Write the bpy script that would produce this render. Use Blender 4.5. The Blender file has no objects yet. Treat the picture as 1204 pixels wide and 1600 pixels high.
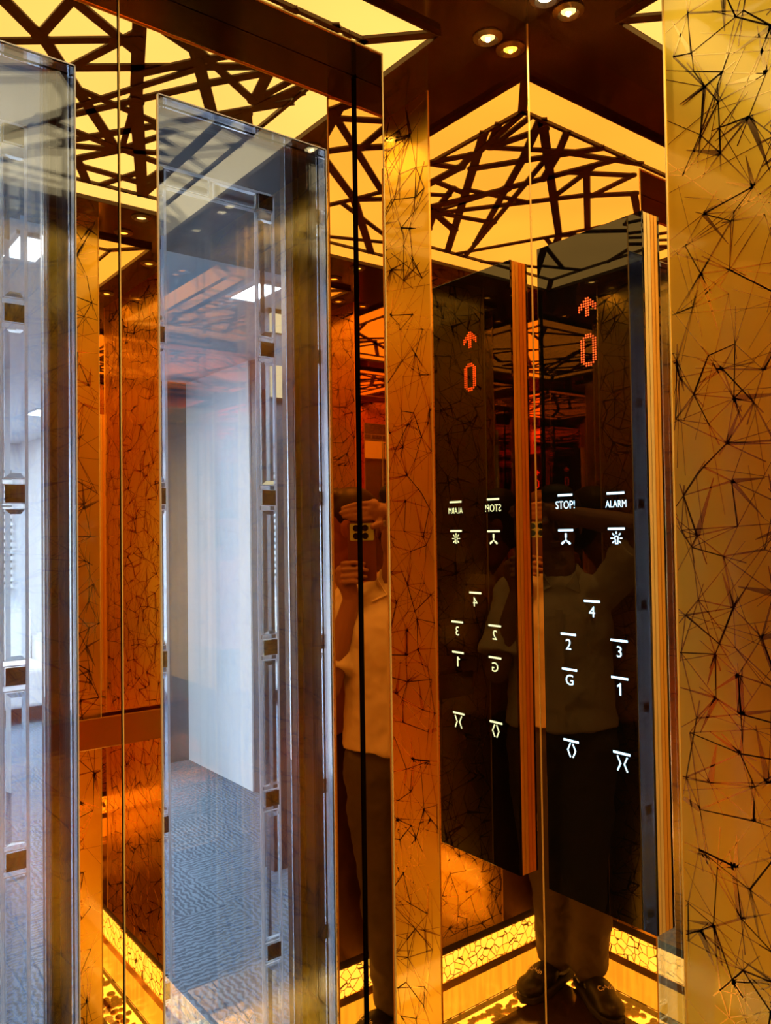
import bpy, bmesh, math, random
from mathutils import Vector, Matrix

random.seed(7)
sc = bpy.context.scene
COL = sc.collection

# ------------------------------------------------------------------ camera, world, exposure
# Plan units are multiplied by S to metres; the phone that takes the photo is at plan (0, 0, 0) and
# the floor 1.37 plan units below it.
S = 1.08
FZ = 1.37
def P(x, y, z): return Vector((x * S, y * S, (z + FZ) * S))
YAW, PITCH, ROLL = 0.6619, 0.0243, -0.0146
fw = Vector((math.sin(YAW) * math.cos(PITCH), math.cos(YAW) * math.cos(PITCH), math.sin(PITCH)))
r0 = Vector((math.cos(YAW), -math.sin(YAW), 0)); u0 = r0.cross(fw)
R2 = math.cos(ROLL) * r0 + math.sin(ROLL) * u0
U2 = -math.sin(ROLL) * r0 + math.cos(ROLL) * u0
cam = bpy.data.cameras.new('camera'); cam_o = bpy.data.objects.new('camera', cam); COL.objects.link(cam_o)
cam.sensor_fit = 'VERTICAL'; cam.sensor_height = 36; cam.lens = 36 * 1260 / 1600
cam.clip_start = 0.012; cam.clip_end = 60
M = Matrix((R2, U2, -fw)).transposed().to_4x4(); M.translation = P(0, 0, 0)
cam_o.matrix_world = M
sc.camera = cam_o

w = bpy.data.worlds.new('world'); sc.world = w; w.use_nodes = True
w.node_tree.nodes['Background'].inputs[0].default_value = (.02, .025, .03, 1)
w.node_tree.nodes['Background'].inputs[1].default_value = .3
sc.view_settings.view_transform = 'Standard'; sc.view_settings.look = 'None'
sc.view_settings.exposure = 0.0; sc.view_settings.gamma = 1; sc.view_settings.use_curve_mapping = False
cy = sc.cycles
cy.max_bounces = 18; cy.diffuse_bounces = 3; cy.glossy_bounces = 14; cy.transmission_bounces = 12
cy.transparent_max_bounces = 16
cy.caustics_reflective = True; cy.caustics_refractive = False; cy.blur_glossy = 0.6
cy.sample_clamp_indirect = 6.0; cy.use_denoising = True

CEIL_E = 1.0          # luminous ceiling
MOS_E = 3.2           # lit mosaic skirting
LOW_E = 1.5           # painted glow of the lower skirting, no lamp behind it
PEB_E = 5.0           # light box under the pebbles
DOWN_W = 8.0          # each downlight
LOBBY_E = 290.0         # lobby ceiling panels
def area(name, loc, size, power, color, rot=(0, 0, 0)):
    l = bpy.data.lights.new(name, 'AREA'); l.shape = 'RECTANGLE'; l.size, l.size_y = size
    l.energy = power; l.color = color
    o = bpy.data.objects.new(name, l); COL.objects.link(o); o.location = loc; o.rotation_euler = rot
    return o

# ------------------------------------------------------------------ materials
def mat(name, base=(.5, .5, .5), rough=.5, metal=0.0, spec=.5, ior=1.5, trans=0.0, emit=None, es=0.0, coat=0.0):
    m = bpy.data.materials.new(name); m.use_nodes = True
    b = m.node_tree.nodes['Principled BSDF']
    b.inputs['Base Color'].default_value = (*base, 1)
    b.inputs['Roughness'].default_value = rough
    b.inputs['Metallic'].default_value = metal
    b.inputs['Specular IOR Level'].default_value = spec
    b.inputs['IOR'].default_value = ior
    b.inputs['Transmission Weight'].default_value = trans
    b.inputs['Coat Weight'].default_value = coat
    b.inputs['Coat Roughness'].default_value = .03
    if emit:
        b.inputs['Emission Color'].default_value = (*emit, 1); b.inputs['Emission Strength'].default_value = es
    return m
def nodes(m): return m.node_tree.nodes, m.node_tree.links, m.node_tree.nodes['Principled BSDF']

GOLD = mat('gold_mirror', (.94, .61, .23), .010, 1.0)
GOLDS = mat('satin_gold', (.92, .60, .22), .28, 1.0)
ETCH = mat('etched_gold', (.95, .72, .10), .30, 1.0, coat=.8)
ETCH.node_tree.nodes['Principled BSDF'].inputs['Coat Roughness'].default_value = .06; ETCH.node_tree.nodes['Principled BSDF'].inputs['Coat IOR'].default_value = 1.7; ETCH.node_tree.nodes['Principled BSDF'].inputs['Coat Tint'].default_value = (1, .85, .5, 1)
ETCHL = mat('etched_line', (.80, .52, .16), .13, 1.0)
BRASS = mat('anodised_gold', (1, .76, .24), .55, .15)
STEEL = mat('polished_steel', (.78, .78, .80), .09, 1.0)
def frost_mat():
    m = bpy.data.materials.new('frosted_line'); m.use_nodes = True
    n, l = m.node_tree.nodes, m.node_tree.links; n.remove(n['Principled BSDF'])
    d = n.new('ShaderNodeBsdfDiffuse'); d.inputs[0].default_value = (.92, .95, 1, 1)
    t = n.new('ShaderNodeBsdfTranslucent'); t.inputs[0].default_value = (.95, .97, 1, 1)
    x = n.new('ShaderNodeMixShader'); x.inputs[0].default_value = .6
    l.new(d.outputs[0], x.inputs[1]); l.new(t.outputs[0], x.inputs[2]); l.new(x.outputs[0], n['Material Output'].inputs[0])
    return m
FROST = frost_mat()
RIM = mat('bright_rim', (.90, .93, .97), .3, .25)
BRONZE = mat('dark_bronze', (.10, .075, .06), .30, .6)
BRONZEL = mat('bronze_channel', (.22, .19, .175), .3, .8)
BLACK = mat('black_glass', (.004, .004, .004), .008, 0, .5, 1.75)
GAP = mat('shaft_black', (.006, .005, .005), .8)
DARKC = mat('dark_ceiling', (.05, .028, .014), .10, .35)
LATT = mat('lattice_brown', (.055, .028, .014), .25, .3)
GLASS = mat('clear_glass', (.98, .99, 1), .0, 0, .5, 1.72, 1.0)
BEVEL = mat('bevel_glass', (.86, .92, .97), .02, 0, .5, 1.5, 1.0)
BEVELD = mat('bevel_dark', (.05, .07, .10), .4, 0, .25)
WARM = (1.6, 1.28, .68)
def emit_mat(name, color, strength, noise=0.0, scale=3.0):
    m = bpy.data.materials.new(name); m.use_nodes = True
    n, l = m.node_tree.nodes, m.node_tree.links
    n.remove(n['Principled BSDF'])
    e = n.new('ShaderNodeEmission'); e.inputs[0].default_value = (*color, 1); e.inputs[1].default_value = strength
    if noise:
        t = n.new('ShaderNodeTexNoise'); t.inputs['Scale'].default_value = scale
        g = n.new('ShaderNodeTexCoord'); l.new(g.outputs['Object'], t.inputs['Vector'])
        r = n.new('ShaderNodeMapRange'); r.inputs['From Min'].default_value = .3; r.inputs['From Max'].default_value = .7
        r.inputs['To Min'].default_value = strength * (1 - noise); r.inputs['To Max'].default_value = strength * (1 + noise)
        l.new(t.outputs['Fac'], r.inputs['Value']); l.new(r.outputs[0], e.inputs[1])
    l.new(e.outputs[0], n['Material Output'].inputs[0])
    return m
LUM = emit_mat('luminous_panel', WARM, CEIL_E, .12, 2.2)
LED_W = emit_mat('button_light', (.55, .83, 1.0), 2.6)
LED_R = emit_mat('display_red', (1.0, .10, .015), 2.2)
LED_G = emit_mat('display_red_dim', (.25, .012, .004), .5)
SPOT = emit_mat('downlight_lamp', (1.0, .82, .40), 5)
LOBL = emit_mat('lobby_panel_light', (.86, .94, 1.0), LOBBY_E)
def mosaic_mat():
    m = bpy.data.materials.new('lit_mosaic'); m.use_nodes = True
    n, l, b = nodes(m)
    b.inputs['Base Color'].default_value = (.25, .17, .06, 1); b.inputs['Roughness'].default_value = .15
    g = n.new('ShaderNodeTexCoord'); v = n.new('ShaderNodeTexVoronoi'); v.feature = 'DISTANCE_TO_EDGE'; v.inputs['Scale'].default_value = 36
    l.new(g.outputs['Object'], v.inputs['Vector'])
    r = n.new('ShaderNodeMapRange'); r.inputs['From Min'].default_value = .025; r.inputs['From Max'].default_value = .05
    r.inputs['To Min'].default_value = .06; r.inputs['To Max'].default_value = MOS_E; l.new(v.outputs['Distance'], r.inputs['Value'])
    v2 = n.new('ShaderNodeTexVoronoi'); v2.inputs['Scale'].default_value = 36; l.new(g.outputs['Object'], v2.inputs['Vector'])
    c = n.new('ShaderNodeMix'); c.data_type = 'RGBA'; c.inputs[6].default_value = (1, .66, .18, 1); c.inputs[7].default_value = (1, .80, .42, 1)
    l.new(v2.outputs['Color'], c.inputs[0]); l.new(c.outputs[2], b.inputs['Emission Color']); l.new(r.outputs[0], b.inputs['Emission Strength'])
    return m
MOSAIC = mosaic_mat()
def streak_mat():  # streaky reflections on the glossy lower board, put in as emission
    m = bpy.data.materials.new('skirting_painted_glow'); m.use_nodes = True
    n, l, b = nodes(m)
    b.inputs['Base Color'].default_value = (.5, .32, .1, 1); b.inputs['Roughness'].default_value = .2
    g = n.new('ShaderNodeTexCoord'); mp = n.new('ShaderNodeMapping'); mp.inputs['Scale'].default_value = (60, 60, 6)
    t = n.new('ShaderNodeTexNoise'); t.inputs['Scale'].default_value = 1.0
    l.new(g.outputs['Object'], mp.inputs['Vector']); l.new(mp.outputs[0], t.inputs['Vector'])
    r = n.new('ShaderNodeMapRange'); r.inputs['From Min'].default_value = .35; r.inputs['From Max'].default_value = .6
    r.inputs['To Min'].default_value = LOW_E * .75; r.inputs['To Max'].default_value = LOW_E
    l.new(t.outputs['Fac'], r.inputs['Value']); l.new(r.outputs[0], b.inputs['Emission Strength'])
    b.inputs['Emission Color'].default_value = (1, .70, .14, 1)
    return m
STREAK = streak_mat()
PEBL = emit_mat('pebble_light_box', (1, .68, .26), PEB_E, .25, 14)
def pebble_mat():
    m = mat('river_pebble', (.5, .3, .1), .35)
    n, l, b = nodes(m)
    g = n.new('ShaderNodeNewGeometry'); cr = n.new('ShaderNodeValToRGB'); l.new(g.outputs['Random Per Island'], cr.inputs[0])
    e = cr.color_ramp.elements; e[0].color = (.10, .045, .02, 1); e[1].color = (.85, .70, .45, 1)
    for pos, c in ((.25, (.22, .07, .02, 1)), (.45, (.75, .40, .10, 1)), (.7, (.80, .55, .2, 1))):
        x = cr.color_ramp.elements.new(pos); x.color = c
    l.new(cr.outputs[0], b.inputs['Base Color'])
    return m
PEBBLE = pebble_mat()
def floor_mat():
    m = mat('dark_granite', (.03, .018, .012), .12, 0, .5)
    n, l, b = nodes(m)
    t = n.new('ShaderNodeTexNoise'); t.inputs['Scale'].default_value = 90
    cr = n.new('ShaderNodeValToRGB'); cr.color_ramp.elements[0].color = (.012, .008, .006, 1); cr.color_ramp.elements[1].color = (.06, .035, .02, 1)
    l.new(t.outputs['Fac'], cr.inputs[0]); l.new(cr.outputs[0], b.inputs['Base Color'])
    return m
GRANITE = floor_mat()
def carpet_mat():
    m = mat('lobby_carpet', (.1, .14, .2), .95)
    n, l, b = nodes(m)
    g = n.new('ShaderNodeTexCoord'); ck = n.new('ShaderNodeTexChecker'); ck.inputs['Scale'].default_value = 2.0
    l.new(g.outputs['Object'], ck.inputs['Vector'])
    w1 = n.new('ShaderNodeTexWave'); w1.bands_direction = 'X'; w2 = n.new('ShaderNodeTexWave'); w2.bands_direction = 'Y'
    for wv in (w1, w2):
        wv.inputs['Scale'].default_value = 14; wv.inputs['Distortion'].default_value = 7; wv.inputs['Detail'].default_value = 3
        wv.inputs['Detail Scale'].default_value = 2.2; l.new(g.outputs['Object'], wv.inputs['Vector'])
    mx = n.new('ShaderNodeMix'); mx.data_type = 'FLOAT'
    l.new(ck.outputs['Fac'], mx.inputs[0]); l.new(w1.outputs['Fac'], mx.inputs[2]); l.new(w2.outputs['Fac'], mx.inputs[3])
    cr = n.new('ShaderNodeValToRGB'); cr.color_ramp.elements[0].color = (.045, .068, .100, 1); cr.color_ramp.elements[1].color = (.115, .165, .225, 1)
    cr.color_ramp.elements[0].position = .25; cr.color_ramp.elements[1].position = .8
    l.new(mx.outputs[0], cr.inputs[0]); l.new(cr.outputs[0], b.inputs['Base Color'])
    return m
CARPET = carpet_mat()
WHITE = mat('white_plaster', (.80, .84, .88), .6)
CEILW = mat('lobby_ceiling_paint', (.58, .64, .70), .7)
GREYW = mat('dark_grey_cladding', (.065, .078, .095), .4)
SOFAM = mat('pale_upholstery', (.78, .80, .82), .7)
BLIND = mat('white_blind', (.85, .88, .88), .5)
BLINDG = mat('blind_gap', (.22, .26, .28), .5)

# ------------------------------------------------------------------ mesh helpers
class MB:
    def __init__(self): self.v = []; self.f = []; self.m = []
    def quad(self, a, b, c, d, mi=0):
        i = len(self.v); self.v += [Vector(a), Vector(b), Vector(c), Vector(d)]; self.f.append((i, i+1, i+2, i+3)); self.m.append(mi)
    def poly(self, pts, mi=0):
        i = len(self.v); self.v += [Vector(p) for p in pts]; self.f.append(tuple(range(i, i + len(pts)))); self.m.append(mi)
    def box(self, x0, x1, y0, y1, z0, z1, mi=0, faces=None):
        # faces: dict like {'-x':1} giving another material slot to one side
        x0, x1 = min(x0, x1), max(x0, x1); y0, y1 = min(y0, y1), max(y0, y1); z0, z1 = min(z0, z1), max(z0, z1)
        c = [P(x, y, z) for x in (x0, x1) for y in (y0, y1) for z in (z0, z1)]
        i = len(self.v); self.v += c
        for k, q in (('-x', (0, 1, 3, 2)), ('+x', (4, 6, 7, 5)), ('-y', (0, 4, 5, 1)), ('+y', (2, 3, 7, 6)), ('-z', (0, 2, 6, 4)), ('+z', (1, 5, 7, 3))):
            self.f.append(tuple(i + j for j in q)); self.m.append((faces or {}).get(k, mi))
    def prism(self, pts, off, mi=0):
        # polygon pts (world) pushed along off to a closed solid
        n = len(pts); i = len(self.v); off = Vector(off)
        self.v += [Vector(p) for p in pts] + [Vector(p) + off for p in pts]
        self.f.append(tuple(i + k for k in range(n))[::-1]); self.m.append(mi)
        self.f.append(tuple(i + n + k for k in range(n))); self.m.append(mi)
        for k in range(n):
            self.f.append((i + k, i + (k+1) % n, i + n + (k+1) % n, i + n + k)); self.m.append(mi)
    def ball(self, c, r, seg=10, ring=6, mi=0, mtx=None):
        c = Vector(c); r = Vector(r) if not isinstance(r, (int, float)) else Vector((r, r, r)); i = len(self.v)
        def T(v):
            v = Vector((v[0]*r[0], v[1]*r[1], v[2]*r[2]))
            return c + (mtx @ v if mtx else v)
        self.v.append(T((0, 0, -1)))
        for a in range(1, ring):
            th = math.pi * a / ring
            for b in range(seg):
                ph = 2 * math.pi * b / seg
                self.v.append(T((math.sin(th)*math.cos(ph), math.sin(th)*math.sin(ph), -math.cos(th))))
        self.v.append(T((0, 0, 1))); e = len(self.v) - 1
        for b in range(seg):
            b2 = (b+1) % seg
            self.f.append((i, i+1+b2, i+1+b)); self.m.append(mi)
            for a in range(ring-2):
                o = i+1+a*seg
                self.f.append((o+b, o+b2, o+seg+b2, o+seg+b)); self.m.append(mi)
            o = i+1+(ring-2)*seg
            self.f.append((o+b, o+b2, e)); self.m.append(mi)
    def tube(self, p0, p1, r0, r1, seg=12, mi=0, sx=1.0, up=None, caps=True):
        p0, p1 = Vector(p0), Vector(p1); d = (p1-p0).normalized()
        a = (Vector(up) - d * d.dot(Vector(up))).normalized() if up else d.orthogonal().normalized()
        b = d.cross(a); i = len(self.v)
        for p, r in ((p0, r0), (p1, r1)):
            for k in range(seg):
                t = 2*math.pi*k/seg; self.v.append(p + a*math.cos(t)*r + b*math.sin(t)*r*sx)
        for k in range(seg):
            k2 = (k+1) % seg; self.f.append((i+k, i+k2, i+seg+k2, i+seg+k)); self.m.append(mi)
        if caps:
            self.f.append(tuple(i+k for k in range(seg))[::-1]); self.m.append(mi)
            self.f.append(tuple(i+seg+k for k in range(seg))); self.m.append(mi)
    def limb(self, pts, rad, seg=14, sx=1.0, up=None):
        # joined taper with balls at every joint (for remeshing)
        for k, p in enumerate(pts):
            self.ball(p, rad[k], 12, 8)
            if k: self.tube(pts[k-1], p, rad[k-1], rad[k], seg)
    def build(self, name, mats, parent=None, smooth=False, origin=None):
        me = bpy.data.meshes.new(name)
        o0 = Vector(origin) if origin is not None else (sum(self.v, Vector()) / max(1, len(self.v)))
        if parent is not None:
            q = parent
            while q.parent: q = q.parent
            o0 = q.location.copy()
        me.from_pydata([tuple(v - o0) for v in self.v], [], self.f)
        for m in (mats if isinstance(mats, (list, tuple)) else [mats]): me.materials.append(m)
        me.polygons.foreach_set('material_index', self.m)
        if smooth: me.polygons.foreach_set('use_smooth', [True] * len(me.polygons))
        me.update()
        bm = bmesh.new(); bm.from_mesh(me); bmesh.ops.recalc_face_normals(bm, faces=bm.faces); bm.to_mesh(me); bm.free()
        o = bpy.data.objects.new(name, me); COL.objects.link(o)
        if parent is not None: o.parent = parent           # roots are unrotated, so parts share their axes
        else: o.location = o0
        return o
def bevel(o, wd, seg=2):
    b = o.modifiers.new('bevel', 'BEVEL'); b.width = wd; b.segments = seg; b.limit_method = 'ANGLE'; return o
def empty(name, loc):
    o = bpy.data.objects.new(name, None); COL.objects.link(o); o.location = loc; o.empty_display_size = .05; return o
def tag(o, label, cat, group=None):
    o['label'] = label; o['category'] = cat
    if group: o['group'] = group
    return o
def struct(o): o['kind'] = 'structure'; return o
def one(name, mats, fn, parent=None, smooth=False, origin=None):
    b = MB(); fn(b); return b.build(name, mats, parent, smooth, origin)

# ------------------------------------------------------------------ plan of the car (plan units)
A = .87            # right wall
XL = -.2748        # left wall
D = .7691          # front return face
Y2 = .8292         # door face
YB = -.175         # back wall
XR = .6044; XM = .2976; XJ = 2*XM - XR      # jambs, meeting line of the doors
HZ = .5879         # underside of the header
CZ = .7262         # border ceiling
LZ = .7186         # luminous ceiling

# ---- etched panels: real relief, polished strokes standing on a satin plate
def strokes(wu, hu, seed):
    rnd = random.Random(seed); out = []
    g = .041; nod = []
    for a in range(int(wu/g)+1):
        for c in range(int(hu/g)+1):
            nod.append(((a+rnd.uniform(.05, .95))*g, (c+rnd.uniform(.05, .95))*g))
    nod = [p for p in nod if p[0] < wu-.003 and p[1] < hu-.003]
    def add(p, ang, ln, w0, w1):
        q = (p[0] + math.cos(ang)*ln, p[1] + math.sin(ang)*ln)
        # clip
        t = 1.0
        for a, b, lim in ((p[0], q[0], wu), (p[1], q[1], hu)):
            if b < 0.002: t = min(t, (a-.002)/(a-b) if a != b else t)
            if b > lim-.002: t = min(t, (lim-.002-a)/(b-a) if a != b else t)
        if t <= 0: return
        q = (p[0] + (q[0]-p[0])*t, p[1] + (q[1]-p[1])*t); w1 = w0 + (w1-w0)*t
        nx, ny = -math.sin(ang), math.cos(ang)
        out.append([(p[0]+nx*w0, p[1]+ny*w0), (p[0]-nx*w0, p[1]-ny*w0), (q[0]-nx*w1, q[1]-ny*w1), (q[0]+nx*w1, q[1]+ny*w1)])
    for i, p in enumerate(nod):
        near = sorted(nod, key=lambda q: (q[0]-p[0])**2 + (q[1]-p[1])**2)[1:8]
        for q in rnd.sample(near, 3):
            ang = math.atan2(q[1]-p[1], q[0]-p[0]); ln = math.hypot(q[0]-p[0], q[1]-p[1]) * rnd.choice((1, 1, 1.3, 1.7))
            add(p, ang, ln, rnd.choice((.0006, .0008, .0013)), rnd.choice((.0005, .0008)))
        add(p, rnd.uniform(0, 6.28), rnd.uniform(.08, .18), .0005, .0003)
        if rnd.random() < .42:
            a0 = rnd.choice((0, 1.57, 3.14, 4.71)) + rnd.uniform(-.5, .5)
            add(p, a0, rnd.uniform(.03, .075), rnd.uniform(.0025, .005), .0005)
            if rnd.random() < .65: add(p, a0 + rnd.choice((.9, 1.25, 1.6)), rnd.uniform(.025, .06), rnd.uniform(.0015, .0035), .0004)
    return out
def etched(name, parent, axis, pos, s0, s1, z0, z1, sign, seed, th=.006):
    """axis 'x': panel lies on x=pos and runs along y; sign = direction the face looks"""
    b = MB(); f = pos + sign*th
    if axis == 'x': b.box(pos, f, s0, s1, z0, z1)
    else: b.box(s0, s1, pos, f, z0, z1)
    g = f + sign*.0003
    for q in strokes(s1-s0, z1-z0, seed):
        pts = [(P(g, s0+a, z0+c) if axis == 'x' else P(s0+a, g, z0+c)) for a, c in q]
        off = (-sign*.0002*S, 0, 0) if axis == 'x' else (0, -sign*.0002*S, 0)
        b.prism(pts, off, 1)
    return b.build(name, [ETCH, ETCHL], parent)
def mirror(name, parent, axis, pos, s0, s1, z0, z1, sign, th=.006):
    def fn(b):
        if axis == 'x': b.box(pos, pos+sign*th, s0, s1, z0, z1)
        else: b.box(s0, s1, pos, pos+sign*th, z0, z1)
    return one(name, GOLD, fn, parent)
def bead(parent, axis, pos, s, z0, z1, sign, wd=.0014, th=.0075, m=BRASS):
    def fn(b):
        if axis == 'x': b.box(pos, pos+sign*th, s-wd/2, s+wd/2, z0, z1)
        else: b.box(s-wd/2, s+wd/2, pos, pos+sign*th, z0, z1)
    return one('edge_bead', m, fn, parent)

ZB = -1.165        # bottom edge of the wall panels
# right wall
wr = struct(one('wall_right', GAP, lambda b: b.box(A+.006, A+.03, YB-.03, D+.02, -FZ, CZ+.02)))
for n_, a_, b_ in (('mirror_panel', .5515, D-.0003), ('mirror_panel', YB+.0065, .0425)): mirror(n_, wr, 'x', A+.006, a_, b_, ZB, CZ, -1)
etched('etched_panel', wr, 'x', A+.006, .0432, .5508, ZB, CZ, -1, 11)
for y_ in (.5512, .0428): bead(wr, 'x', A+.006, y_, ZB, CZ, -1)
# left wall
wl = struct(one('wall_left', GAP, lambda b: b.box(XL-.006, XL-.03, YB-.03, D+.02, -FZ, CZ+.02)))
for a_, b_ in ((.5515, D-.0003), (YB+.0065, .0425)): mirror('mirror_panel', wl, 'x', XL-.006, a_, b_, ZB, CZ, 1)
etched('etched_panel', wl, 'x', XL-.006, .0432, .5508, ZB, CZ, 1, 12)
for y_ in (.5512, .0428): bead(wl, 'x', XL-.006, y_, ZB, CZ, 1)
# back wall
wb = struct(one('wall_back', GAP, lambda b: b.box(XL-.03, A+.03, YB-.006, YB-.03, -FZ, CZ+.02)))
for a_, b_ in ((XL+.0005, -.016), (.611, A-.0005)): mirror('mirror_panel', wb, 'y', YB-.006, a_, b_, ZB, CZ, 1)
etched('etched_panel', wb, 'y', YB-.006, -.0153, .6103, ZB, CZ, 1, 13)
for x_ in (-.0157, .6107): bead(wb, 'y', YB-.006, x_, ZB, CZ, 1)
# front: two returns, header over the doors
wf = struct(one('wall_front', GAP, lambda b: (b.box(XR+.002, A+.03, D+.004, Y2-.0055, -FZ, CZ+.02), b.box(XL-.03, XJ-.002, D+.004, Y2-.0055, -FZ, CZ+.02),
                                              b.box(XJ-.002, XR+.002, D+.004, Y2-.0055, HZ+.002, CZ+.02))))
def sheet(name, x0, x1, y0, y1, z0, z1): return one(name, GOLD, lambda b: b.box(x0, x1, y0, y1, z0, z1), wf)
sheet('return_panel', XR, A, D, D+.004, -FZ, CZ); sheet('return_panel', XL, XJ, D, D+.004, -FZ, CZ)
sheet('header_panel', XJ, XR, D, D+.004, HZ, CZ)
sheet('jamb_panel', XR, XR+.002, D+.004, Y2-.0055, -FZ, HZ); sheet('jamb_panel', XJ-.002, XJ, D+.004, Y2-.0055, -FZ, HZ)
one('soffit_panel', DARKC, lambda b: b.box(XJ, XR, D+.004, Y2-.001, HZ, HZ+.002), wf)
one('edge_bead', BRASS, lambda b: b.box(XR-.0009, XR+.0005, D-.0008, D+.0006, -FZ, HZ), wf)
one('edge_bead', BRASS, lambda b: b.box(XJ, XR, D-.0008, D+.0006, HZ-.0012, HZ+.0002), wf)
one('corner_bead', BRASS, lambda b: b.box(A-.0009, A, D-.0009, D, ZB, CZ), wf)

# skirtings: dark gap, lit mosaic, dark rail, lower board with its reflected light painted as glow
def skirting(side):
    def strip(z0, z1, d0, d1):
        if side == 'right': return (A+.006-d0, A+.006-d1, YB, D-.001, z0, z1)
        if side == 'left': return (XL-.006+d0, XL-.006+d1, YB, D-.001, z0, z1)
        return (XL+.008, A-.008, YB-.006+d0, YB-.006+d1, z0, z1)
    r = struct(one('baseboard_' + side, BRONZE, lambda b: b.box(*strip(-FZ, ZB-.001, 0, .003))))
    one('mosaic_panel', MOSAIC, lambda b: b.box(*strip(-1.262, -1.190, .003, .0055)), r)
    one('rail', GOLDS, lambda b: b.box(*strip(-1.285, -1.262, .003, .0085)), r)
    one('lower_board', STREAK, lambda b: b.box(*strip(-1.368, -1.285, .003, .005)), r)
    return r
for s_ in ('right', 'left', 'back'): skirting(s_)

# floor: granite centre, lit trough of pebbles along the three walls under clear glass
PB = .088
fl = struct(one('floor', [GRANITE, GAP], lambda b: (b.box(XL+PB, A-PB, YB+PB, Y2+.02, -FZ-.03, -FZ, 0), b.box(XL-.03, A+.03, YB-.03, D+.02, -FZ-.09, -FZ-.05, 1))))
def troughs(b, z0, z1):
    b.box(XL, XL+PB, YB, D, z0, z1); b.box(A-PB, A, YB, D, z0, z1); b.box(XL+PB, A-PB, YB, YB+PB, z0, z1)
one('light_box', PEBL, lambda b: troughs(b, -FZ-.05, -FZ-.022), fl)
one('glass_border', GLASS, lambda b: troughs(b, -FZ-.004, -FZ), fl)
def pebbles(b):
    rnd = random.Random(5)
    def drop(x, y):
        r = rnd.uniform(.008, .0155) * S
        mt = Matrix.Rotation(rnd.uniform(0, 3.1), 3, 'Z')
        b.ball(P(x, y, -FZ-.022) + Vector((0, 0, r*.45)), (r, r*rnd.uniform(.65, .95), r*.45), 9, 6, 0, mt)
    for _ in range(150): drop(rnd.uniform(XL+.015, XL+PB-.015), rnd.uniform(YB+.015, D-.02))
    for _ in range(150): drop(rnd.uniform(A-PB+.015, A-.015), rnd.uniform(YB+.015, D-.02))
    for _ in range(150): drop(rnd.uniform(XL+PB, A-PB), rnd.uniform(YB+.015, YB+PB-.015))
pb = one('river_pebbles', PEBBLE, pebbles, smooth=True)
pb['kind'] = 'stuff'; tag(pb, 'loose brown and amber pebbles lit from below under the glass floor border', 'pebbles')

# ceiling: glossy dark border
LX0, LX1, LY0, LY1 = -.182, .777, -.065, .681       # outer edge of the luminous panel
cl = struct(one('ceiling', DARKC, lambda b: (b.box(XL-.03, A+.03, YB-.03, LY0, CZ, CZ+.02), b.box(XL-.03, A+.03, LY1, D+.02, CZ, CZ+.02),
                                            b.box(XL-.03, LX0, LY0, LY1, CZ, CZ+.02), b.box(LX1, A+.03, LY0, LY1, CZ, CZ+.02),
                                            b.box(XL-.03, A+.03, YB-.03, D+.02, CZ+.05, CZ+.06))))
# luminous ceiling with its cut-out lattice
lite = tag(empty('ceiling_light', P((LX0+LX1)/2, (LY0+LY1)/2, CZ)), 'large glowing amber ceiling panel behind a dark lattice of crossing bars, reflected in the mirrors', 'ceiling light')
SW = .072
one('diffuser', LUM, lambda b: b.box(LX0+.001, LX1-.001, LY0+.001, LY1-.001, LZ+.0062, LZ+.0072), lite)
def frame_fn(b):
    b.box(LX0-.003, LX0, LY0-.003, LY1+.003, LZ-.002, CZ); b.box(LX1, LX1+.003, LY0-.003, LY1+.003, LZ-.002, CZ)
    b.box(LX0, LX1, LY0-.003, LY0, LZ-.002, CZ); b.box(LX0, LX1, LY1, LY1+.003, LZ-.002, CZ)
    for x in (LX0, LX1-SW+.046):
        for y in (LY0, LY1-SW+.046): pass
    # inner border of the lattice
    for x in (LX0+SW, LX1-SW-.007): b.box(x, x+.007, LY0+SW, LY1-SW, LZ, LZ+.0055)
    for y in (LY0+SW, LY1-SW-.007): b.box(LX0+SW, LX1-SW, y, y+.007, LZ, LZ+.0055)
    # mitred corner straps
    for cx_, sx in ((LX0, 1), (LX1, -1)):
        for cy_, sy in ((LY0, 1), (LY1, -1)):
            wv = .011
            pts = [P(cx_+sx*0, cy_+sy*wv, LZ+.001), P(cx_, cy_, LZ+.001), P(cx_+sx*wv, cy_, LZ+.001), P(cx_+sx*(SW+wv), cy_+sy*SW, LZ+.001), P(cx_+sx*SW, cy_+sy*(SW+wv), LZ+.001)]
            b.prism(pts, (0, 0, .005), 0)
one('frame', LATT, frame_fn, lite)
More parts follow.
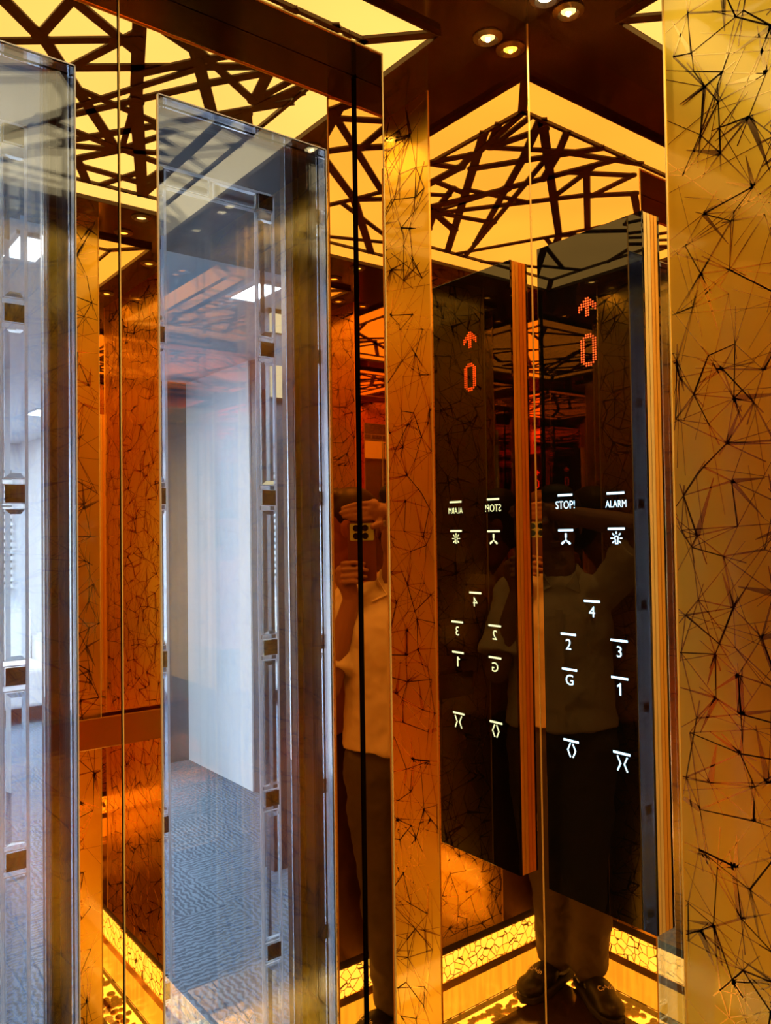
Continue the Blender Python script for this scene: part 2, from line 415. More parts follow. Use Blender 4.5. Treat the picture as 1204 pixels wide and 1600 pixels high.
BARS = [(.252,.517,.318,.457,.016),(.318,.457,.332,.576,.0119),(.276,.41,.408,.512,.0119),(.324,.57,.413,.519,.0135),(.328,.449,.522,.188,.0151),(.383,.415,.415,.509,.0111),(.423,.568,.494,.367,.0162),(.494,.367,.634,.032,.0183),(.496,.581,.608,.412,.0158),(.404,.348,.482,.333,.012),(.482,.333,.552,.318,.012),(.428,.268,.495,.372,.012),(.495,.372,.564,.48,.0129),(.564,.48,.624,.563,.0135),(.471,.453,.527,.536,.0126),(.527,.536,.561,.578,.0116),(.523,.556,.654,.48,.0121),(.484,.564,.545,.542,.0128),(.636,.543,.654,.472,.0148),(.652,.483,.674,.593,.0104),(.656,.481,.695,.539,.0118),(.656,.448,.678,.527,.0104),(.653,.453,.684,.401,.0136),(.535,.185,.447,.205,.0138),(.535,.185,.464,.151,.0146),(.535,.185,.478,.098,.0159),(.535,.185,.492,.37,.009),(.533,.184,.572,.273,.0119),(.54,.189,.651,.241,.0139),(.547,.187,.686,.164,.0149),(.5,.074,.62,.068,.0157),(.48,.099,.526,.011,.0139),(.62,.068,.63,.169,.0114),(.557,.015,.6,.119,.0122),(.641,.076,.64,.383,.0169),(.656,.228,.593,.262,.0123),(.64,.383,.724,.357,.0139),(.64,.383,.661,.438,.0133),(.597,.217,.675,.3,.0133),(.568,.302,.645,.308,.0124),
        (.717,.534,.386,.081,.014),(.669,.62,.19,.257,.014),(.257,-.021,.528,.503,.010),(-.11,.5,.19,.257,.015),(-.11,.30,.26,.52,.013),(.19,.257,-.05,.0,.015),(-.11,.12,.2,.01,.012),(.19,.257,.31,.0,.012),(.05,.606,.19,.257,.011),(-.02,.42,-.11,.2,.010),(-.05,.606,.08,.40,.012),(.08,.40,.25,.606,.012),(.08,.40,-.11,.56,.010),(-.05,.1,.15,.2,.010)]
def lattice(b):
    x0, x1, y0, y1 = LX0+SW, LX1-SW, LY0+SW, LY1-SW
    segs = BARS + [(x0, y0, x1, y0, 0), (x0, y1, x1, y1, 0), (x0, y0, x0, y1, 0), (x1, y0, x1, y1, 0)]
    def hit(px, py, dx, dy, skip):
        best = None
        for k, (xa, ya, xb, yb, _) in enumerate(segs):
            if k == skip: continue
            ex, ey = xb-xa, yb-ya; den = dx*ey - dy*ex
            if abs(den) < 1e-9: continue
            t = ((xa-px)*ey - (ya-py)*ex)/den; q = ((xa-px)*dy - (ya-py)*dx)/den
            if -.02 < q < 1.02 and t > -.012 and (best is None or t < best): best = t
        return best
    nodes_ = []
    for i, (xa, ya, xb, yb, wd) in enumerate(BARS):
        L = math.hypot(xb-xa, yb-ya); dx, dy = (xb-xa)/L, (yb-ya)/L
        # every bar runs on until it meets another bar or the border
        t1 = hit(xb, yb, dx, dy, i); t0 = hit(xa, ya, -dx, -dy, i)
        if t1 is not None: xb, yb = xb+dx*t1, yb+dy*t1
        if t0 is not None: xa, ya = xa-dx*t0, ya-dy*t0
        dx, dy = xb-xa, yb-ya
        c0, c1 = 0.0, 1.0; ok = True
        for p, q in ((-dx, xa-x0), (dx, x1-xa), (-dy, ya-y0), (dy, y1-ya)):
            if abs(p) < 1e-12: ok = ok and q >= 0
            elif p < 0: c0 = max(c0, q/p)
            else: c1 = min(c1, q/p)
        if not ok or c0 >= c1: continue
        a = (xa+dx*c0, ya+dy*c0); c = (xa+dx*c1, ya+dy*c1); L = math.hypot(dx, dy); wd *= 1.25; nx, ny = -dy/L*wd/2, dx/L*wd/2
        z = LZ + .0003*(i % 7)
        b.prism([P(a[0]+nx, a[1]+ny, z), P(a[0]-nx, a[1]-ny, z), P(c[0]-nx, c[1]-ny, z), P(c[0]+nx, c[1]+ny, z)], (0, 0, .003*S))
        for q in (a, c):                                     # rounded joints
            if min(q[0]-x0, x1-q[0], q[1]-y0, y1-q[1]) < .006: continue
            r = wd*.62
            b.prism([P(q[0]+r*math.cos(math.pi*k/5), q[1]+r*math.sin(math.pi*k/5), z+.0002) for k in range(10)], (0, 0, .003*S))
one('lattice', LATT, lattice, lite)

# downlights in the dark border
def downlight(x, y, label, power=None):
    e = tag(empty('downlight', P(x, y, CZ)), label, 'downlight', 'downlights in the ceiling border')
    def ring(b):
        n = 20
        for k in range(n):
            a0, a1 = 2*math.pi*k/n, 2*math.pi*(k+1)/n
            def q(a, r, z): return P(x+math.cos(a)*r, y+math.sin(a)*r, z)
            b.quad(q(a0, .022, CZ-.002), q(a1, .022, CZ-.002), q(a1, .015, CZ-.006), q(a0, .015, CZ-.006))
            b.quad(q(a0, .022, CZ), q(a1, .022, CZ), q(a1, .022, CZ-.002), q(a0, .022, CZ-.002))
            b.quad(q(a0, .015, CZ-.006), q(a1, .015, CZ-.006), q(a1, .012, CZ-.001), q(a0, .012, CZ-.001))
    one('ring', BRONZEL, ring, e, True)
    l = bpy.data.lights.new('downlight_beam', 'SPOT'); l.energy = power or DOWN_W; l.color = (1, .70, .36); l.spot_size = math.radians(130); l.spot_blend = .8; l.shadow_soft_size = .004
    lo = bpy.data.objects.new('downlight_beam', l); COL.objects.link(lo); lo.parent = e; lo.location = (0, 0, -.0045)
    one('lamp', SPOT, lambda b: b.ball(P(x, y, CZ-.0012), (.0105*S, .0105*S, .001*S), 14, 6), e, True)
for a_ in ((.846, .714, 'small lit downlight nearest the corner above the control panel'), (.823, .06, 'small downlight in the right border towards the back'), (.69, -.118, 'small downlight in the back border, right of centre', 1.5),
                   (.823, .39, 'small downlight midway along the right border'), (XL+.047, .722, 'small downlight in the front left corner of the border'), (XL+.047, .06, 'small downlight in the left border towards the back'), (-.09, -.118, 'small downlight in the back border, left of centre', 1.5)):
    downlight(*a_)

# ------------------------------------------------------------------ doors
TH = .030
def leaf(name, x0, x1, gx0, gx1, y, gz0, gz1, front, z1=HZ+.03, edge=None):
    b = MB(); z0 = -FZ+.006
    kw = dict(mi=1, faces={'-y': 0})
    b.box(x0, gx0, y, y+TH, z0, z1, **kw); b.box(gx1, x1, y, y+TH, z0, z1, **kw)
    b.box(gx0, gx1, y, y+TH, gz1, z1, **kw); b.box(gx0, gx1, y, y+TH, z0, gz0, **kw)
    return struct(b.build(name, [front, edge or STEEL]))
def glass(parent, x0, x1, y0, y1, z0, z1):
    o = one('glass_pane', GLASS, lambda b: b.box(x0, x1, y0, y1, z0, z1), parent); return o
GZ0, GZ1 = -1.16, .4788
def car_leaf(name, x0, x1, g0, g1):
    d = leaf(name, x0, x1, g0, g1, Y2, GZ0, GZ1, GOLD)
    glass(d, g0+.0012, g1-.0012, Y2-.0015, Y2+.0065, GZ0+.0012, GZ1-.0012)
    glass(d, g0+.0012, g1-.0012, Y2+TH-.007, Y2+TH-.001, GZ0+.0012, GZ1-.0012)
    def rim(b):
        for x in (g0, g1-.0012): b.box(x, x+.0012, Y2-.002, Y2+.004, GZ0, GZ1)
        for z in (GZ0, GZ1-.0012): b.box(g0, g1, Y2-.002, Y2+.004, z, z+.0012)
    one('glass_rim', RIM, rim, d)
    return d
d1 = car_leaf('door_1', XM+.0007, XR+.02, .340, .5595)
d2 = car_leaf('door_2', XJ-.02, XM-.0007, .2538-.2195, .2538)
one('meeting_edge', BRASS, lambda b: b.box(XM+.0007, XM+.0019, Y2-.001, Y2+.002, -FZ+.006, HZ-.001), d1)
one('rubber_seal', GAP, lambda b: b.box(XM-.0006, XM+.0006, Y2+.006, Y2+.022, -FZ+.006, HZ), d1)

# landing doors: clear glass with a bevelled border
YL = .91
def land_leaf(name, off):
    x0, x1 = XM+.001+off, XR-.001+off
    d = leaf(name, x0, x1, .308+off, .553+off, YL, -1.25, .52, BRONZE, .59, BRONZE)
    one('stile_channel', BRONZEL, lambda b: (b.box(.563+off, .575+off, YL-.004, YL, -1.36, .585), b.box(.5535+off, .5555+off, YL-.003, YL, -1.25, .52)), d)
    glass(d, .309+off, .552+off, YL+.012, YL+.018, -1.249, .519)
    ox0, ox1, oz0, oz1 = .358+off, .537+off, -1.16, .446
    ix0, ix1, iz0, iz1 = .3845+off, .511+off, -1.135, .420
    yf = YL+.012; yb_ = YL+.0184
    def lines(b):
        t = .0030
        for (a, c, e, f) in ((ox0, ox1, oz0, oz1), (ix0, ix1, iz0, iz1)):
            b.box(a, a+t, yb_, yb_+.003, e, f); b.box(c-t, c, yb_, yb_+.003, e, f)
            b.box(a, c, yb_, yb_+.003, f-t, f); b.box(a, c, yb_, yb_+.003, e, e+t)
    one('border_came', FROST, lines, d)
    def tile(a, c, e, f, dark):
        g = .0048
        def fn(b):
            yk = yf-.0004; lo = [P(a, yk, e), P(c, yk, e), P(c, yk, f), P(a, yk, f)]
            hi = [P(a+g, yf-.0030, e+g), P(c-g, yf-.0030, e+g), P(c-g, yf-.0030, f-g), P(a+g, yf-.0030, f-g)]
            i = len(b.v); b.v += lo + hi
            for k in range(4):
                k2 = (k+1) % 4; b.f.append((i+k, i+k2, i+4+k2, i+4+k)); b.m.append(0)
            b.f.append((i+4, i+5, i+6, i+7)); b.m.append(0)
            b.f.append((i+3, i+2, i+1, i)); b.m.append(0)
        one('bevel_square' if dark else 'bevel_bar', BEVELD if dark else BEVEL, fn, d)
        def rim(b):
            t = .0011
            b.box(a-t, a, yb_, yb_+.002, e-t, f+t); b.box(c, c+t, yb_, yb_+.002, e-t, f+t)
            b.box(a, c, yb_, yb_+.002, f, f+t); b.box(a, c, yb_, yb_+.002, e-t, e)
        one('bevel_rim', FROST, rim, d)
    for cx0, cx1 in ((ox0+.0045, ix0-.0015), (ix1+.0015, ox1-.0045)):
        for k in range(-6, 3):
            zc = .046 + .193*k
            if zc-.012 > oz0+.03: tile(cx0, cx1, zc-.0095, zc+.0095, True)
            zt = min(zc+.193-.017, iz1-.012); zb = zc+.017
            if zt - zb > .04 and zb > oz0: tile(cx0, cx1, zb, zt, False)
        tile(cx0, cx1, oz1-.023, oz1-.0045, True)
    for a, c in ((ix0+.003, ix0+.058), (ix0+.066, ix1-.003)): tile(a, c, iz1+.003, oz1-.006, False)
    return d
d3 = land_leaf('door_3', 0); d4 = land_leaf('door_4', -(XR-XM))

# ------------------------------------------------------------------ control panel
CD = .0182; CY0, CY1, CB0, CB1 = .7438, .5755, -.4898, .3886
cx = A - CD
cop = tag(empty('control_panel', P(A, (CY0+CY1)/2, CB0)), 'tall black glass lift control panel with gold edges on the mirrored right wall', 'control panel')
bevel(one('glass_face', BLACK, lambda b: b.box(cx, cx+.004, CY1, CY0, CB0, CB1), cop), .0006)
def cop_frame(b):
    # stepped gold edge with a shadow groove
    b.box(cx+.004, cx+.0100, CY1+.0004, CY0-.0004, CB0+.0004, CB1-.0004)
    b.box(cx+.0116, A-.0005, CY1+.0004, CY0-.0004, CB0+.0004, CB1-.0004)
one('edge_frame', BRASS, cop_frame, cop)
one('shadow_groove', GAP, lambda b: b.box(cx+.0100, cx+.0116, CY1+.003, CY0-.003, CB0+.003, CB1-.003), cop)
def face(s, z): return P(cx-.0002, CY0-s, z)
OFF = (-.0004*S, 0, 0)
def stroke(b, pts, wd, closed=False):
    n = len(pts)
    for k in range(n if closed else n-1):
        (a, c), (e, f) = pts[k], pts[(k+1) % n]
        L = math.hypot(e-a, f-c) or 1; ux, uy = (e-a)/L, (f-c)/L
        a, c, e, f = a-ux*wd*.4, c-uy*wd*.4, e+ux*wd*.4, f+uy*wd*.4
        nx, ny = -uy*wd/2, ux*wd/2
        b.prism([face(a+nx, c+ny), face(a-nx, c-ny), face(e-nx, f-ny), face(e+nx, f+ny)], OFF)
def text_polys(txt):
    cu = bpy.data.curves.new('t', 'FONT'); cu.body = txt; cu.resolution_u = 4; cu.align_x = 'CENTER'
    o = bpy.data.objects.new('t', cu); COL.objects.link(o)
    dg = bpy.context.evaluated_depsgraph_get(); dg.update(); me = o.evaluated_get(dg).to_mesh()
    vs = [v.co.copy() for v in me.vertices]; fs = [tuple(p.vertices) for p in me.polygons]
    o.evaluated_get(dg).to_mesh_clear(); bpy.data.objects.remove(o); bpy.data.curves.remove(cu)
    return vs, fs
def text_on(b, txt, s, z, h, wmax=None, place=None):
    vs, fs = text_polys(txt)
    x0, x1 = min(v.x for v in vs), max(v.x for v in vs); y0, y1 = min(v.y for v in vs), max(v.y for v in vs)
    ky = h/(y1-y0); kx = ky if not wmax else wmax/(x1-x0)
    i = len(b.v)
    for v in vs:
        b.v.append((place or (lambda a, c: face(a, c) + Vector(OFF)))(s + (v.x-(x0+x1)/2)*kx, z + (v.y-(y0+y1)/2)*ky))
    for f in fs: b.f.append(tuple(i+k for k in f)); b.m.append(0)
def button(name, label, s, zbar, icon, wbar=.0228):
    o = one(name, LED_W, lambda b: stroke(b, [(s-wbar/2, zbar), (s+wbar/2, zbar)], .0028), cop)
    o['label'] = label
    bb = MB(); icon(bb); bb.build('symbol', LED_W, o)
def arc(cx_, cz_, r, a0, a1, n=12): return [(cx_+r*math.cos(math.radians(a0+(a1-a0)*k/n)), cz_+r*math.sin(math.radians(a0+(a1-a0)*k/n))) for k in range(n+1)]
def bulb(b):
    s, z = .1221, -.0125
    stroke(b, arc(s, z, .0026, -50, 230, 14), .0013); stroke(b, [(s-.0017, z-.002), (s-.0017, z-.0068), (s+.0017, z-.0068), (s+.0017, z-.002)], .0013)
    for k in range(8):
        if k == 6: continue
        a = math.radians(45*k); stroke(b, [(s+.0056*math.cos(a), z+.0056*math.sin(a)), (s+.0080*math.cos(a), z+.0080*math.sin(a))], .0014)
def fan(b):
    s, z = .0417, -.0148
    for a in (90, 215, 325):
        c = math.radians(a); stroke(b, [(s, z), (s+.0085*math.cos(c), z+.0085*math.sin(c))], .0013)
        stroke(b, [(s+.0045*math.cos(c), z+.0045*math.sin(c)), (s+.008*math.cos(c), z+.008*math.sin(c))], .0028)
def chev(b, s, z, d, h=.0085, wv=.0042): stroke(b, [(s-d*wv/2, z+h), (s+d*wv/2, z), (s-d*wv/2, z-h)], .0018)
button('stop_button', 'button with the word STOP! under a light bar', .0416, .0453, lambda b: text_on(b, 'STOP!', .0416, .0323, .0105, .0320), .0222)
button('alarm_button', 'button with the word ALARM under a light bar', .122, .0442, lambda b: text_on(b, 'ALARM', .1222, .0308, .0088, .0312), .0238)
button('fan_button', 'button with a three-bladed fan under a light bar', .0415, -.0017, fan)
button('light_button', 'button with a shining bulb under a light bar', .1219, -.0006, bulb)
for t_, s_, zb_, zt_ in (('4', .082, -.094, -.1074), ('2', .0426, -.1401, -.1534), ('3', .1226, -.1408, -.1546), ('G', .0432, -.1867, -.2003), ('1', .1223, -.1875, -.2016)):
    button('floor_button', 'floor button ' + t_, s_, zb_, (lambda t, s, z: (lambda b: stroke(b, [(s-.0030, z+.0038), (s+.0006, z+.0066), (s+.0006, z-.0066)], .0019) if t == '1' else text_on(b, t, s, z, .0140)))(t_, s_, zt_))
button('door_open_button', 'button with two arrowheads pointing apart', .0435, -.2808, lambda b: (chev(b, .0400, -.2933, -1), chev(b, .0486, -.2933, 1)))
button('door_close_button', 'button with two arrowheads pointing together', .1228, -.2809, lambda b: (chev(b, .1188, -.2938, 1), chev(b, .1286, -.2938, -1)))
ARROW = ['...##...', '..####..', '.######.', '########', '##.##.##', '#..##..#', '...##...', '...##...']
ZERO = ['..###..', '.#####.', '##...##', '##...##', '##...##', '##...##', '##...##', '##...##', '##...##', '##...##', '##...##', '##...##', '.#####.', '..###..']
def dots(rows, s, ztop, zbot, wd):
    b = MB(); nr, nc = len(rows), len(rows[0]); pz = (ztop-zbot)/(nr-1); ps = wd/(nc-1); r = min(pz, ps)*.36
    for i, row in enumerate(rows):
        for j, ch in enumerate(row):
            if ch == '#':
                c0, c1 = s - wd/2 + j*ps, ztop - i*pz
                b.prism([face(c0+r*math.cos(math.pi*k/4), c1+r*math.sin(math.pi*k/4)) for k in range(8)], OFF)
    return b
dots(ARROW, .0842, .300, .2778, .0255).build('up_arrow_display', LED_R, cop)
dots(ZERO, .0850, .2521, .2121, .0225).build('floor_digit_display', LED_R, cop)

# handrail on the back wall
hr = tag(empty('handrail', P(.3, YB, -.44)), 'flat gold handrail on the etched back wall of the lift', 'handrail')
bevel(one('rail', mat('bronze_rail', (.55, .33, .12), .22, 1.0), lambda b: b.box(.08, .84, YB+.022, YB+.028, -.47, -.402), hr), .002)
for x_ in (.14, .45, .76): one('bracket', GOLDS, lambda b: b.box(x_-.012, x_+.012, YB+.0005, YB+.022, -.45, -.425), hr)

# ------------------------------------------------------------------ lobby beyond the doors
FLZ = -FZ; LC = .93
struct(one('floor', CARPET, lambda b: b.box(-1.6, 4.6, YL-.02, 9.2, FLZ-.03, FLZ), origin=(0, 0, 0)))
struct(one('wall_landing', GREYW, lambda b: (b.box(XR+.001, 1.9, YL+.002, YL+.09, FLZ, 1.1), b.box(-1.2, XJ-.001, YL+.002, YL+.09, FLZ, 1.1), b.box(XJ-.001, XR+.001, YL+.002, YL+.09, .595, 1.1))))
struct(one('ceiling', CEILW, lambda b: b.box(-1.6, 4.6, 2.50, 9.2, LC, LC+.05)))
struct(one('ceiling', GREYW, lambda b: b.box(-1.6, 4.6, YL+.002, 2.499, LC-.004, LC+.05)))
struct(one('wall_lobby', WHITE, lambda b: b.box(2.08, 2.3, 3.86, 5.2, FLZ, LC)))
struct(one('trim_2', GREYW, lambda b: b.box(2.09, 2.3, 3.78, 3.859, FLZ, LC)))
struct(one('wall_corridor', GREYW, lambda b: (b.box(2.3, 4.6, 5.0, 5.2, FLZ, LC), b.box(3.6, 3.8, YL+.1, 5.0, FLZ, LC), b.box(1.88, 3.6, YL+.1, YL+.3, FLZ, LC))))
struct(one('wall_pillar', GREYW, lambda b: b.box(1.62, 2.08, 4.66, 5.2, FLZ, LC)))
struct(one('wall_far', WHITE, lambda b: (b.box(-1.6, 2.3, 8.6, 8.75, FLZ, LC), b.box(-1.6, -1.45, YL, 8.6, FLZ, LC), b.box(2.1, 2.3, 5.2, 8.6, FLZ, LC))))
REFL_GLOW = emit_mat('lobby_reflection_glow', (1.0, .84, .46), 1.0)  # warm reflected bands, put in as glowing strips on the wall
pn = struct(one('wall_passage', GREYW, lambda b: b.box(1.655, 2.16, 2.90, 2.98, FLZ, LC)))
one('reflection_strip', REFL_GLOW, lambda b: b.box(1.66, 2.16, 2.885, 2.8995, .83, .905), pn)
one('reflection_strip', REFL_GLOW, lambda b: b.box(1.66, 2.16, 2.885, 2.8995, .56, .69), pn)
def lobby_light(x, y, label, sx=.05, sy=.11):
    e = tag(empty('ceiling_panel_light', P(x, y, LC)), label, 'ceiling light', 'lobby ceiling panels')
    one('frame', WHITE, lambda b: (b.box(x-sx-.015, x+sx+.015, y-sy-.015, y-sy, LC-.012, LC-.001), b.box(x-sx-.015, x+sx+.015, y+sy, y+sy+.015, LC-.012, LC-.001),
                                   b.box(x-sx-.015, x-sx, y-sy, y+sy, LC-.012, LC-.001), b.box(x+sx, x+sx+.015, y-sy, y+sy, LC-.012, LC-.001)), e)
    one('diffuser', LOBL, lambda b: b.box(x-sx, x+sx, y-sy, y+sy, LC-.008, LC-.002), e)
lobby_light(1.50, 2.72, 'square white ceiling panel light seen through the right glass door')
lobby_light(.68, 2.72, 'square white ceiling panel light seen through the left glass door')
lobby_light(.9, 5.6, 'square white ceiling panel light deep in the lobby', .1, .2)
for x_, y_ in ((-.14, 2.72), (.2, 4.4), (1.3, 7.4), (.3, 7.4), (1.7, 6.3), (.4, 5.9)): lobby_light(x_, y_, 'square white ceiling panel light added out of view to brighten the lobby', .1, .15)  # unseen extra panels, added to brighten the lobby
lobby_light(2.7, 3.2, 'square white ceiling panel light over the side passage')
struct(one('trim_1', WHITE, lambda b: (b.box(2.32, 3.58, 4.90, 4.98, .70, .80), b.box(2.32, 3.58, 4.90, 4.98, .50, .58))))
# blinds, window and sofa at the far end of the lobby
wn = struct(one('window_1', WHITE, lambda b: (b.box(.2, 2.0, 8.56, 8.59, -.55, -.50), b.box(.2, 2.0, 8.56, 8.59, .62, .67), b.box(.2, .25, 8.56, 8.59, -.5, .62), b.box(1.95, 2.0, 8.56, 8.59, -.5, .62))))
vb = tag(empty('window_blind', P(1.6, 8.5, .62)), 'white slatted blind over the far lobby window', 'blind')
def slats(b):
    for k in range(17): b.box(1.35, 1.98, 8.50, 8.53, -.50+.068*k, -.46+.068*k)
one('slats', BLIND, slats, vb)
one('backing', BLINDG, lambda b: b.box(1.35, 1.98, 8.54, 8.55, -.5, .66), vb)
sf = tag(empty('sofa', P(1.2, 6.6, FLZ)), 'pale lobby sofa standing on blue carpet beyond the glass doors', 'sofa')
bevel(one('seat', SOFAM, lambda b: b.box(.85, 1.75, 6.3, 6.95, FLZ+.12, FLZ+.40), sf), .03, 3)
bevel(one('backrest', SOFAM, lambda b: b.box(.85, 1.75, 6.90, 7.12, FLZ+.12, FLZ+.80), sf), .04, 3)
for x_ in (.74, 1.75): bevel(one('armrest', SOFAM, lambda b: b.box(x_, x_+.13, 6.3, 7.12, FLZ+.12, FLZ+.58), sf), .03, 3)
for x_ in (.82, 1.74):
    for y_ in (6.36, 7.02): one('leg', BRONZE, lambda b: b.box(x_, x_+.05, y_, y_+.05, FLZ, FLZ+.125), sf)

# ------------------------------------------------------------------ the phone and the person holding it
CAMP = P(0, 0, 0)
def K(a, b_, c): return CAMP + R2*a + U2*b_ + fw*c       # metres: right, up, forward of the lens
PHB = mat('phone_back', (.16, .05, .03), .25)
PHM = mat('phone_camera_plate', (.55, .72, .25), .25, .3)
LENS = mat('phone_lens', (.01, .01, .012), .05)
SCREEN = mat('phone_screen', (.02, .02, .025), .1)
ph = tag(empty('smartphone', K(0, -.05, -.012)), 'dark smartphone with a pale green four-lens camera plate, held upright in both hands', 'phone')
def rrect(w2, h2, r, cx_, cy_, c):
    pts = []
    for sx, sy, a0 in ((1, 1, 0), (-1, 1, 90), (-1, -1, 180), (1, -1, 270)):
        for k in range(6):
            a = math.radians(a0 + 18*k); pts.append(K(cx_+sx*(w2-r)+r*math.cos(a), cy_+sy*(h2-r)+r*math.sin(a), c))
    return pts
one('body', PHB, lambda b: b.prism(rrect(.039, .082, .010, -.004, -.054, -.018), fw*.008), ph)
one('screen', SCREEN, lambda b: b.prism(rrect(.036, .079, .008, -.004, -.054, -.0186), fw*.0006), ph)
cpl = one('camera_plate', PHM, lambda b: b.prism(rrect(.033, .0235, .004, -.005, 0, -.010), fw*.0016), ph)
def lenses(x, z): return one('lens', LENS, lambda b: b.tube(K(x, z, -.0084), K(x, z, -.0064), .0092, .0086, 20), cpl)
for x_ in (-.014, .011):
    for z_ in (-.0108, .0108): lenses(x_, z_)

SKIN = mat('skin', (.34, .17, .10), .5)
HAIR = mat('black_hair', (.012, .009, .008), .5)
SHIRT = mat('cream_shirt', (.80, .74, .62), .8)
TROU = mat('dark_trousers', (.10, .085, .07), .85)
SHOE = mat('black_shoe', (.012, .012, .013), .45)
SOLE = mat('dark_sole', (.03, .028, .026), .7)
LOGO = mat('white_print', (.85, .85, .82), .6)
FA = math.radians(50)
fwd = Vector((math.sin(FA), math.cos(FA), 0)); rgt = Vector((math.cos(FA), -math.sin(FA), 0)); UP = Vector((0, 0, 1))
ORG = Vector((-.135, .0, 0))
def B(r, f, z): return ORG + rgt*r + fwd*f + UP*z
def remesh(o, vox, it=6):
    m = o.modifiers.new('remesh', 'REMESH'); m.mode = 'VOXEL'; m.voxel_size = vox; m.use_smooth_shade = True
    s = o.modifiers.new('smooth', 'SMOOTH'); s.factor = .5; s.iterations = it
    return o
HC = Vector((-.183, -.045, 1.49))
LEAN = (HC - B(0, -.02, 1.40))
neck0 = B(0, -.01, 1.335)
rs, ls = B(.147, -.01, 1.285), B(-.147, -.01, 1.285)
re, rw = B(.190, .085, 1.045), K(.030, -.185, -.045)
le, lw = Vector((-.175, .30, 1.475)), K(-.075, .055, -.045)
body = MB()
hm = Matrix((rgt, fwd, UP)).transposed()
def E(c, r): body.ball(c, r, 18, 12, 0, hm)
E(HC + UP*.035 - fwd*.012, (.072, .090, .088)); E(HC - UP*.035 + fwd*.012, (.058, .068, .075)); E(HC - UP*.085 + fwd*.040, (.030, .030, .026))
body.limb([HC + fwd*.082 + UP*.02, HC + fwd*.100 - UP*.022], [.009, .014])                    # nose
for s_ in (-1, 1):
    body.ball(HC + rgt*s_*.074 - fwd*.012, (.010, .020, .030), 10, 8, 0, hm)                  # ears
    body.ball(HC + rgt*s_*.030 + fwd*.070 + UP*.034, (.022, .014, .008), 10, 8, 0, hm)        # brow
body.ball(HC + fwd*.082 - UP*.052, (.022, .010, .007), 10, 8, 0, hm); body.ball(HC + fwd*.080 - UP*.062, (.020, .010, .007), 10, 8, 0, hm)
body.limb([neck0, HC - UP*.06 - fwd*.015], [.055, .052])
E(B(0, 0, 1.17), (.150, .095, .150)); E(B(0, 0, .98), (.135, .088, .14)); E(B(0, 0, .86), (.120, .075, .09)); E(B(0, -.005, 1.28), (.15, .07, .06))
def arm(s, e, wv): body.limb([s, s.lerp(e, .45), e, e.lerp(wv, .35), wv], [.045, .043, .036, .036, .024])
arm(rs, re, rw); arm(ls, le, lw)
FEET = ((-1, Vector((-.222, -.015, 0)), Vector((.45, .89, 0)).normalized()), (1, Vector((-.200, -.125, 0)), Vector((.99, .1, 0)).normalized()))
def knee(s_, an): return B(.092*s_, .02, .46).lerp(an + UP*.46, .5)
for s_, an, dr in FEET: body.limb([B(.080*s_, 0, .83), knee(s_, an), an + UP*.10], [.060, .042, .034])
# right hand: palm behind the phone's edge, four fingers wrapped over its back, thumb on the screen side
def finger(pts, r): body.limb(pts, [r, r*.95, r*.9, r*.78][:len(pts)], 10)
rp = K(.053, -.128, -.042)
body.limb([rw, K(.038, -.150, -.040), rp], [.024, .026, .024]); body.limb([K(.056, -.106, -.034), K(.052, -.140, -.038)], [.017, .019])
for k, (zk, ln) in enumerate(((-.088, .058), (-.106, .066), (-.124, .062), (-.140, .048))):
    finger([K(.050, zk, -.024), K(.050, zk+.003, -.004), K(.049-ln*.55, zk+.005, .0005), K(.049-ln, zk+.001, -.001)], .0074)
finger([K(.036, -.128, -.040), K(.034, -.098, -.034), K(.018, -.078, -.029)], .0105)
# left hand: coming from the far side above the phone, fingers lying over its top edge, thumb at the corner
body.limb([lw, K(-.056, .058, -.032), K(-.035, .060, -.022)], [.023, .024, .020]); body.limb([K(-.040, .076, -.018), K(-.042, .046, -.024)], [.016, .017])
for k, (zk, ln, dr) in enumerate(((.080, .078, .012), (.064, .084, .010), (.049, .076, .006), (.036, .060, .000))):
    finger([K(-.032, zk, -.016), K(-.032+ln*.45, zk-.002, -.007), K(-.032+ln*.75, zk-dr*.6, -.008), K(-.032+ln, zk-dr, -.012)], .0074)
finger([K(-.054, .044, -.030), K(-.056, .022, -.014), K(-.036, .014, .0005)], .0105)
pr = remesh(body.build('person', SKIN, origin=ORG), .0034, 4)
tag(pr, 'person in cream shirt and dark trousers photographing the mirrors with a raised phone', 'person')
EYE = mat('eye_white', (.75, .72, .68), .2)
for s_ in (-1, 1): one('eye', EYE, lambda b: b.ball(HC + rgt*s_*.030 + fwd*.076 + UP*.014, .011, 12, 8), pr, True)
h = MB()
h.ball(HC + UP*.048 - fwd*.026, (.080, .092, .088), 22, 14, 0, hm); h.ball(HC + UP*.005 - fwd*.055, (.072, .052, .085), 18, 12, 0, hm)
h.ball(HC + UP*.100 + fwd*.035, (.060, .048, .034), 14, 10, 0, hm)
remesh(h.build('hair', HAIR, pr), .007, 3)
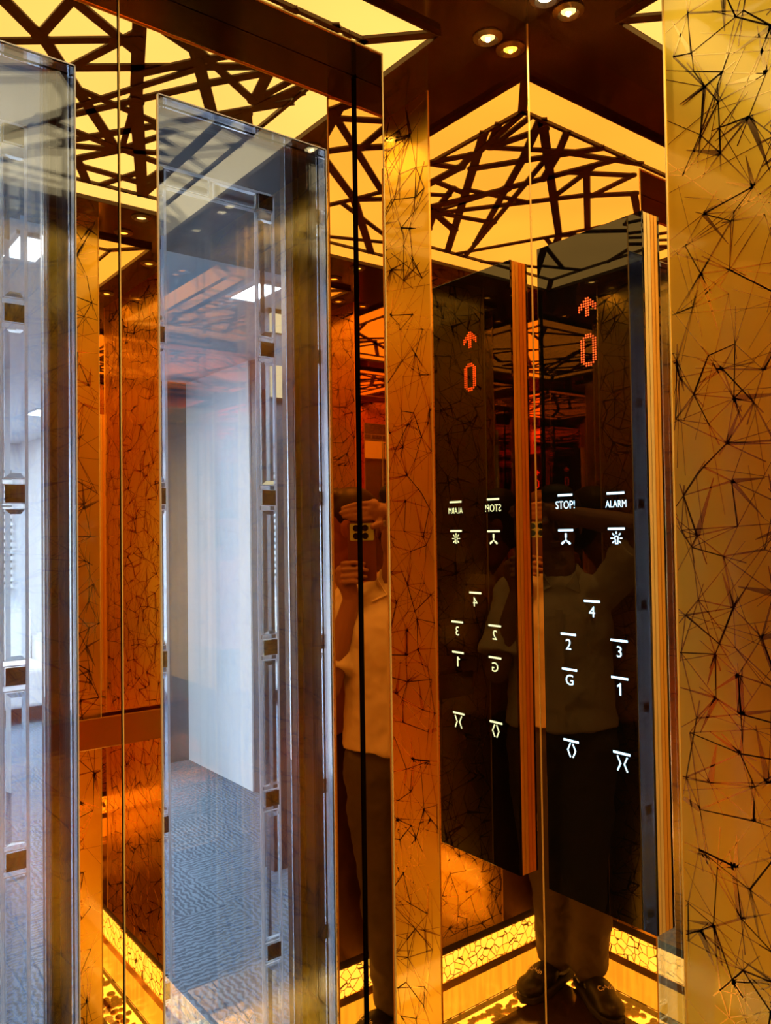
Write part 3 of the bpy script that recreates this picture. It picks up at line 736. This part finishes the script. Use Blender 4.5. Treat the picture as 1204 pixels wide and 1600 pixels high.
# shirt: torso with a loose straight hem, half sleeves, collar
sh = MB()
def SE(c, r): sh.ball(c, r, 20, 12, 0, hm)
SE(B(0, -.005, 1.285), (.155, .080, .062)); SE(B(0, .003, 1.17), (.168, .112, .15))
for k, (z0, z1) in enumerate(((1.22, 1.05), (1.06, .93), (.94, .872))):
    ra, rb = (.158, .160) if k == 0 else ((.160, .164) if k == 1 else (.164, .172))
    sh.tube(B(0, .003, z0), B(0, .003, z1), ra, rb, 28, 0, .68, up=rgt)
def sleeve(s, e, t): sh.limb([s, s.lerp(e, t*.5)], [.055, .058]); sh.tube(s.lerp(e, t*.5), s.lerp(e, t), .058, .068, 18)
sleeve(rs, re, .80); sleeve(ls, le, .80)
def folds(o, size, amt):
    t = bpy.data.textures.new('folds', 'CLOUDS'); t.noise_scale = size; t.noise_depth = 2
    d = o.modifiers.new('folds', 'DISPLACE'); d.texture = t; d.strength = amt; d.mid_level = .5; d.texture_coords = 'LOCAL'
    return o
sho = folds(remesh(sh.build('shirt', SHIRT, pr), .007, 4), .07, .022)
def collar(b):
    for s_ in (-1, 1):
        pts = [neck0 + rgt*s_*.058 - fwd*.02 + UP*.035, neck0 + rgt*s_*.050 + fwd*.055 + UP*.012, neck0 + rgt*s_*.018 + fwd*.085 - UP*.030, neck0 + rgt*s_*.062 + fwd*.078 - UP*.050, neck0 + rgt*s_*.080 - fwd*.01 + UP*.004]
        b.prism(pts, (fwd*.4 + rgt*s_*.6)*.004)
    b.prism([neck0 + rgt*.058 - fwd*.02 + UP*.035, neck0 - rgt*.058 - fwd*.02 + UP*.035, neck0 - rgt*.072 - fwd*.045 - UP*.01, neck0 + rgt*.072 - fwd*.045 - UP*.01], -fwd*.004)
one('collar', SHIRT, collar, sho)
def placket(b): b.prism([B(-.012, .112, 1.24), B(.012, .112, 1.24), B(.012, .116, .88), B(-.012, .116, .88)], fwd*.010)
one('placket', SHIRT, placket, sho)
tr = MB()
tr.ball(B(0, 0, .86), (.152, .102, .09), 18, 12, 0, hm)
for s_, an, dr in FEET:
    kn = knee(s_, an)
    tr.limb([B(.082*s_, 0, .82), kn], [.092, .070]); tr.tube(kn, an + UP*.085, .068, .064, 18); tr.ball(an + UP*.10, .064, 14, 8)
folds(remesh(tr.build('trousers', TROU, pr), .008, 4), .06, .020)
for s_, an, dr in FEET:
    sd = Vector((dr.y, -dr.x, 0)); sm = Matrix((sd, dr, UP)).transposed()
    b = MB()
    b.ball(an + UP*.062 - dr*.005, (.040, .060, .058), 16, 10, 0, sm); b.ball(an + dr*.085 + UP*.045, (.043, .075, .040), 16, 10, 0, sm); b.ball(an + dr*.145 + UP*.036, (.045, .052, .032), 16, 10, 0, sm)
    so = remesh(b.build('shoe', SHOE, pr), .006, 4)
    def sole(b, an=an, dr=dr, sd=sd):
        o = [(-.055, .032), (-.068, 0), (-.055, -.032), (.03, -.040), (.11, -.048), (.175, -.036), (.200, 0), (.175, .036), (.11, .048), (.03, .040)]
        b.prism([an + dr*a + sd*c for a, c in o], UP*.024)
    bevel(one('sole', SOLE, sole, so), .006)
    # white lettering across the instep
    tb = MB(); org = an + dr*.118 + UP*.074; nrm = (dr*.45 + UP*.9).normalized(); ydir = (UP*.45 - dr*.9).normalized() * -1
    text_on(tb, 'Calvin', 0, 0, .016, .052, place=lambda a, c: org - sd*a*1 + (-dr*.9+UP*.45)*c + nrm*.006)
    tb.build('lettering', LOGO, so)
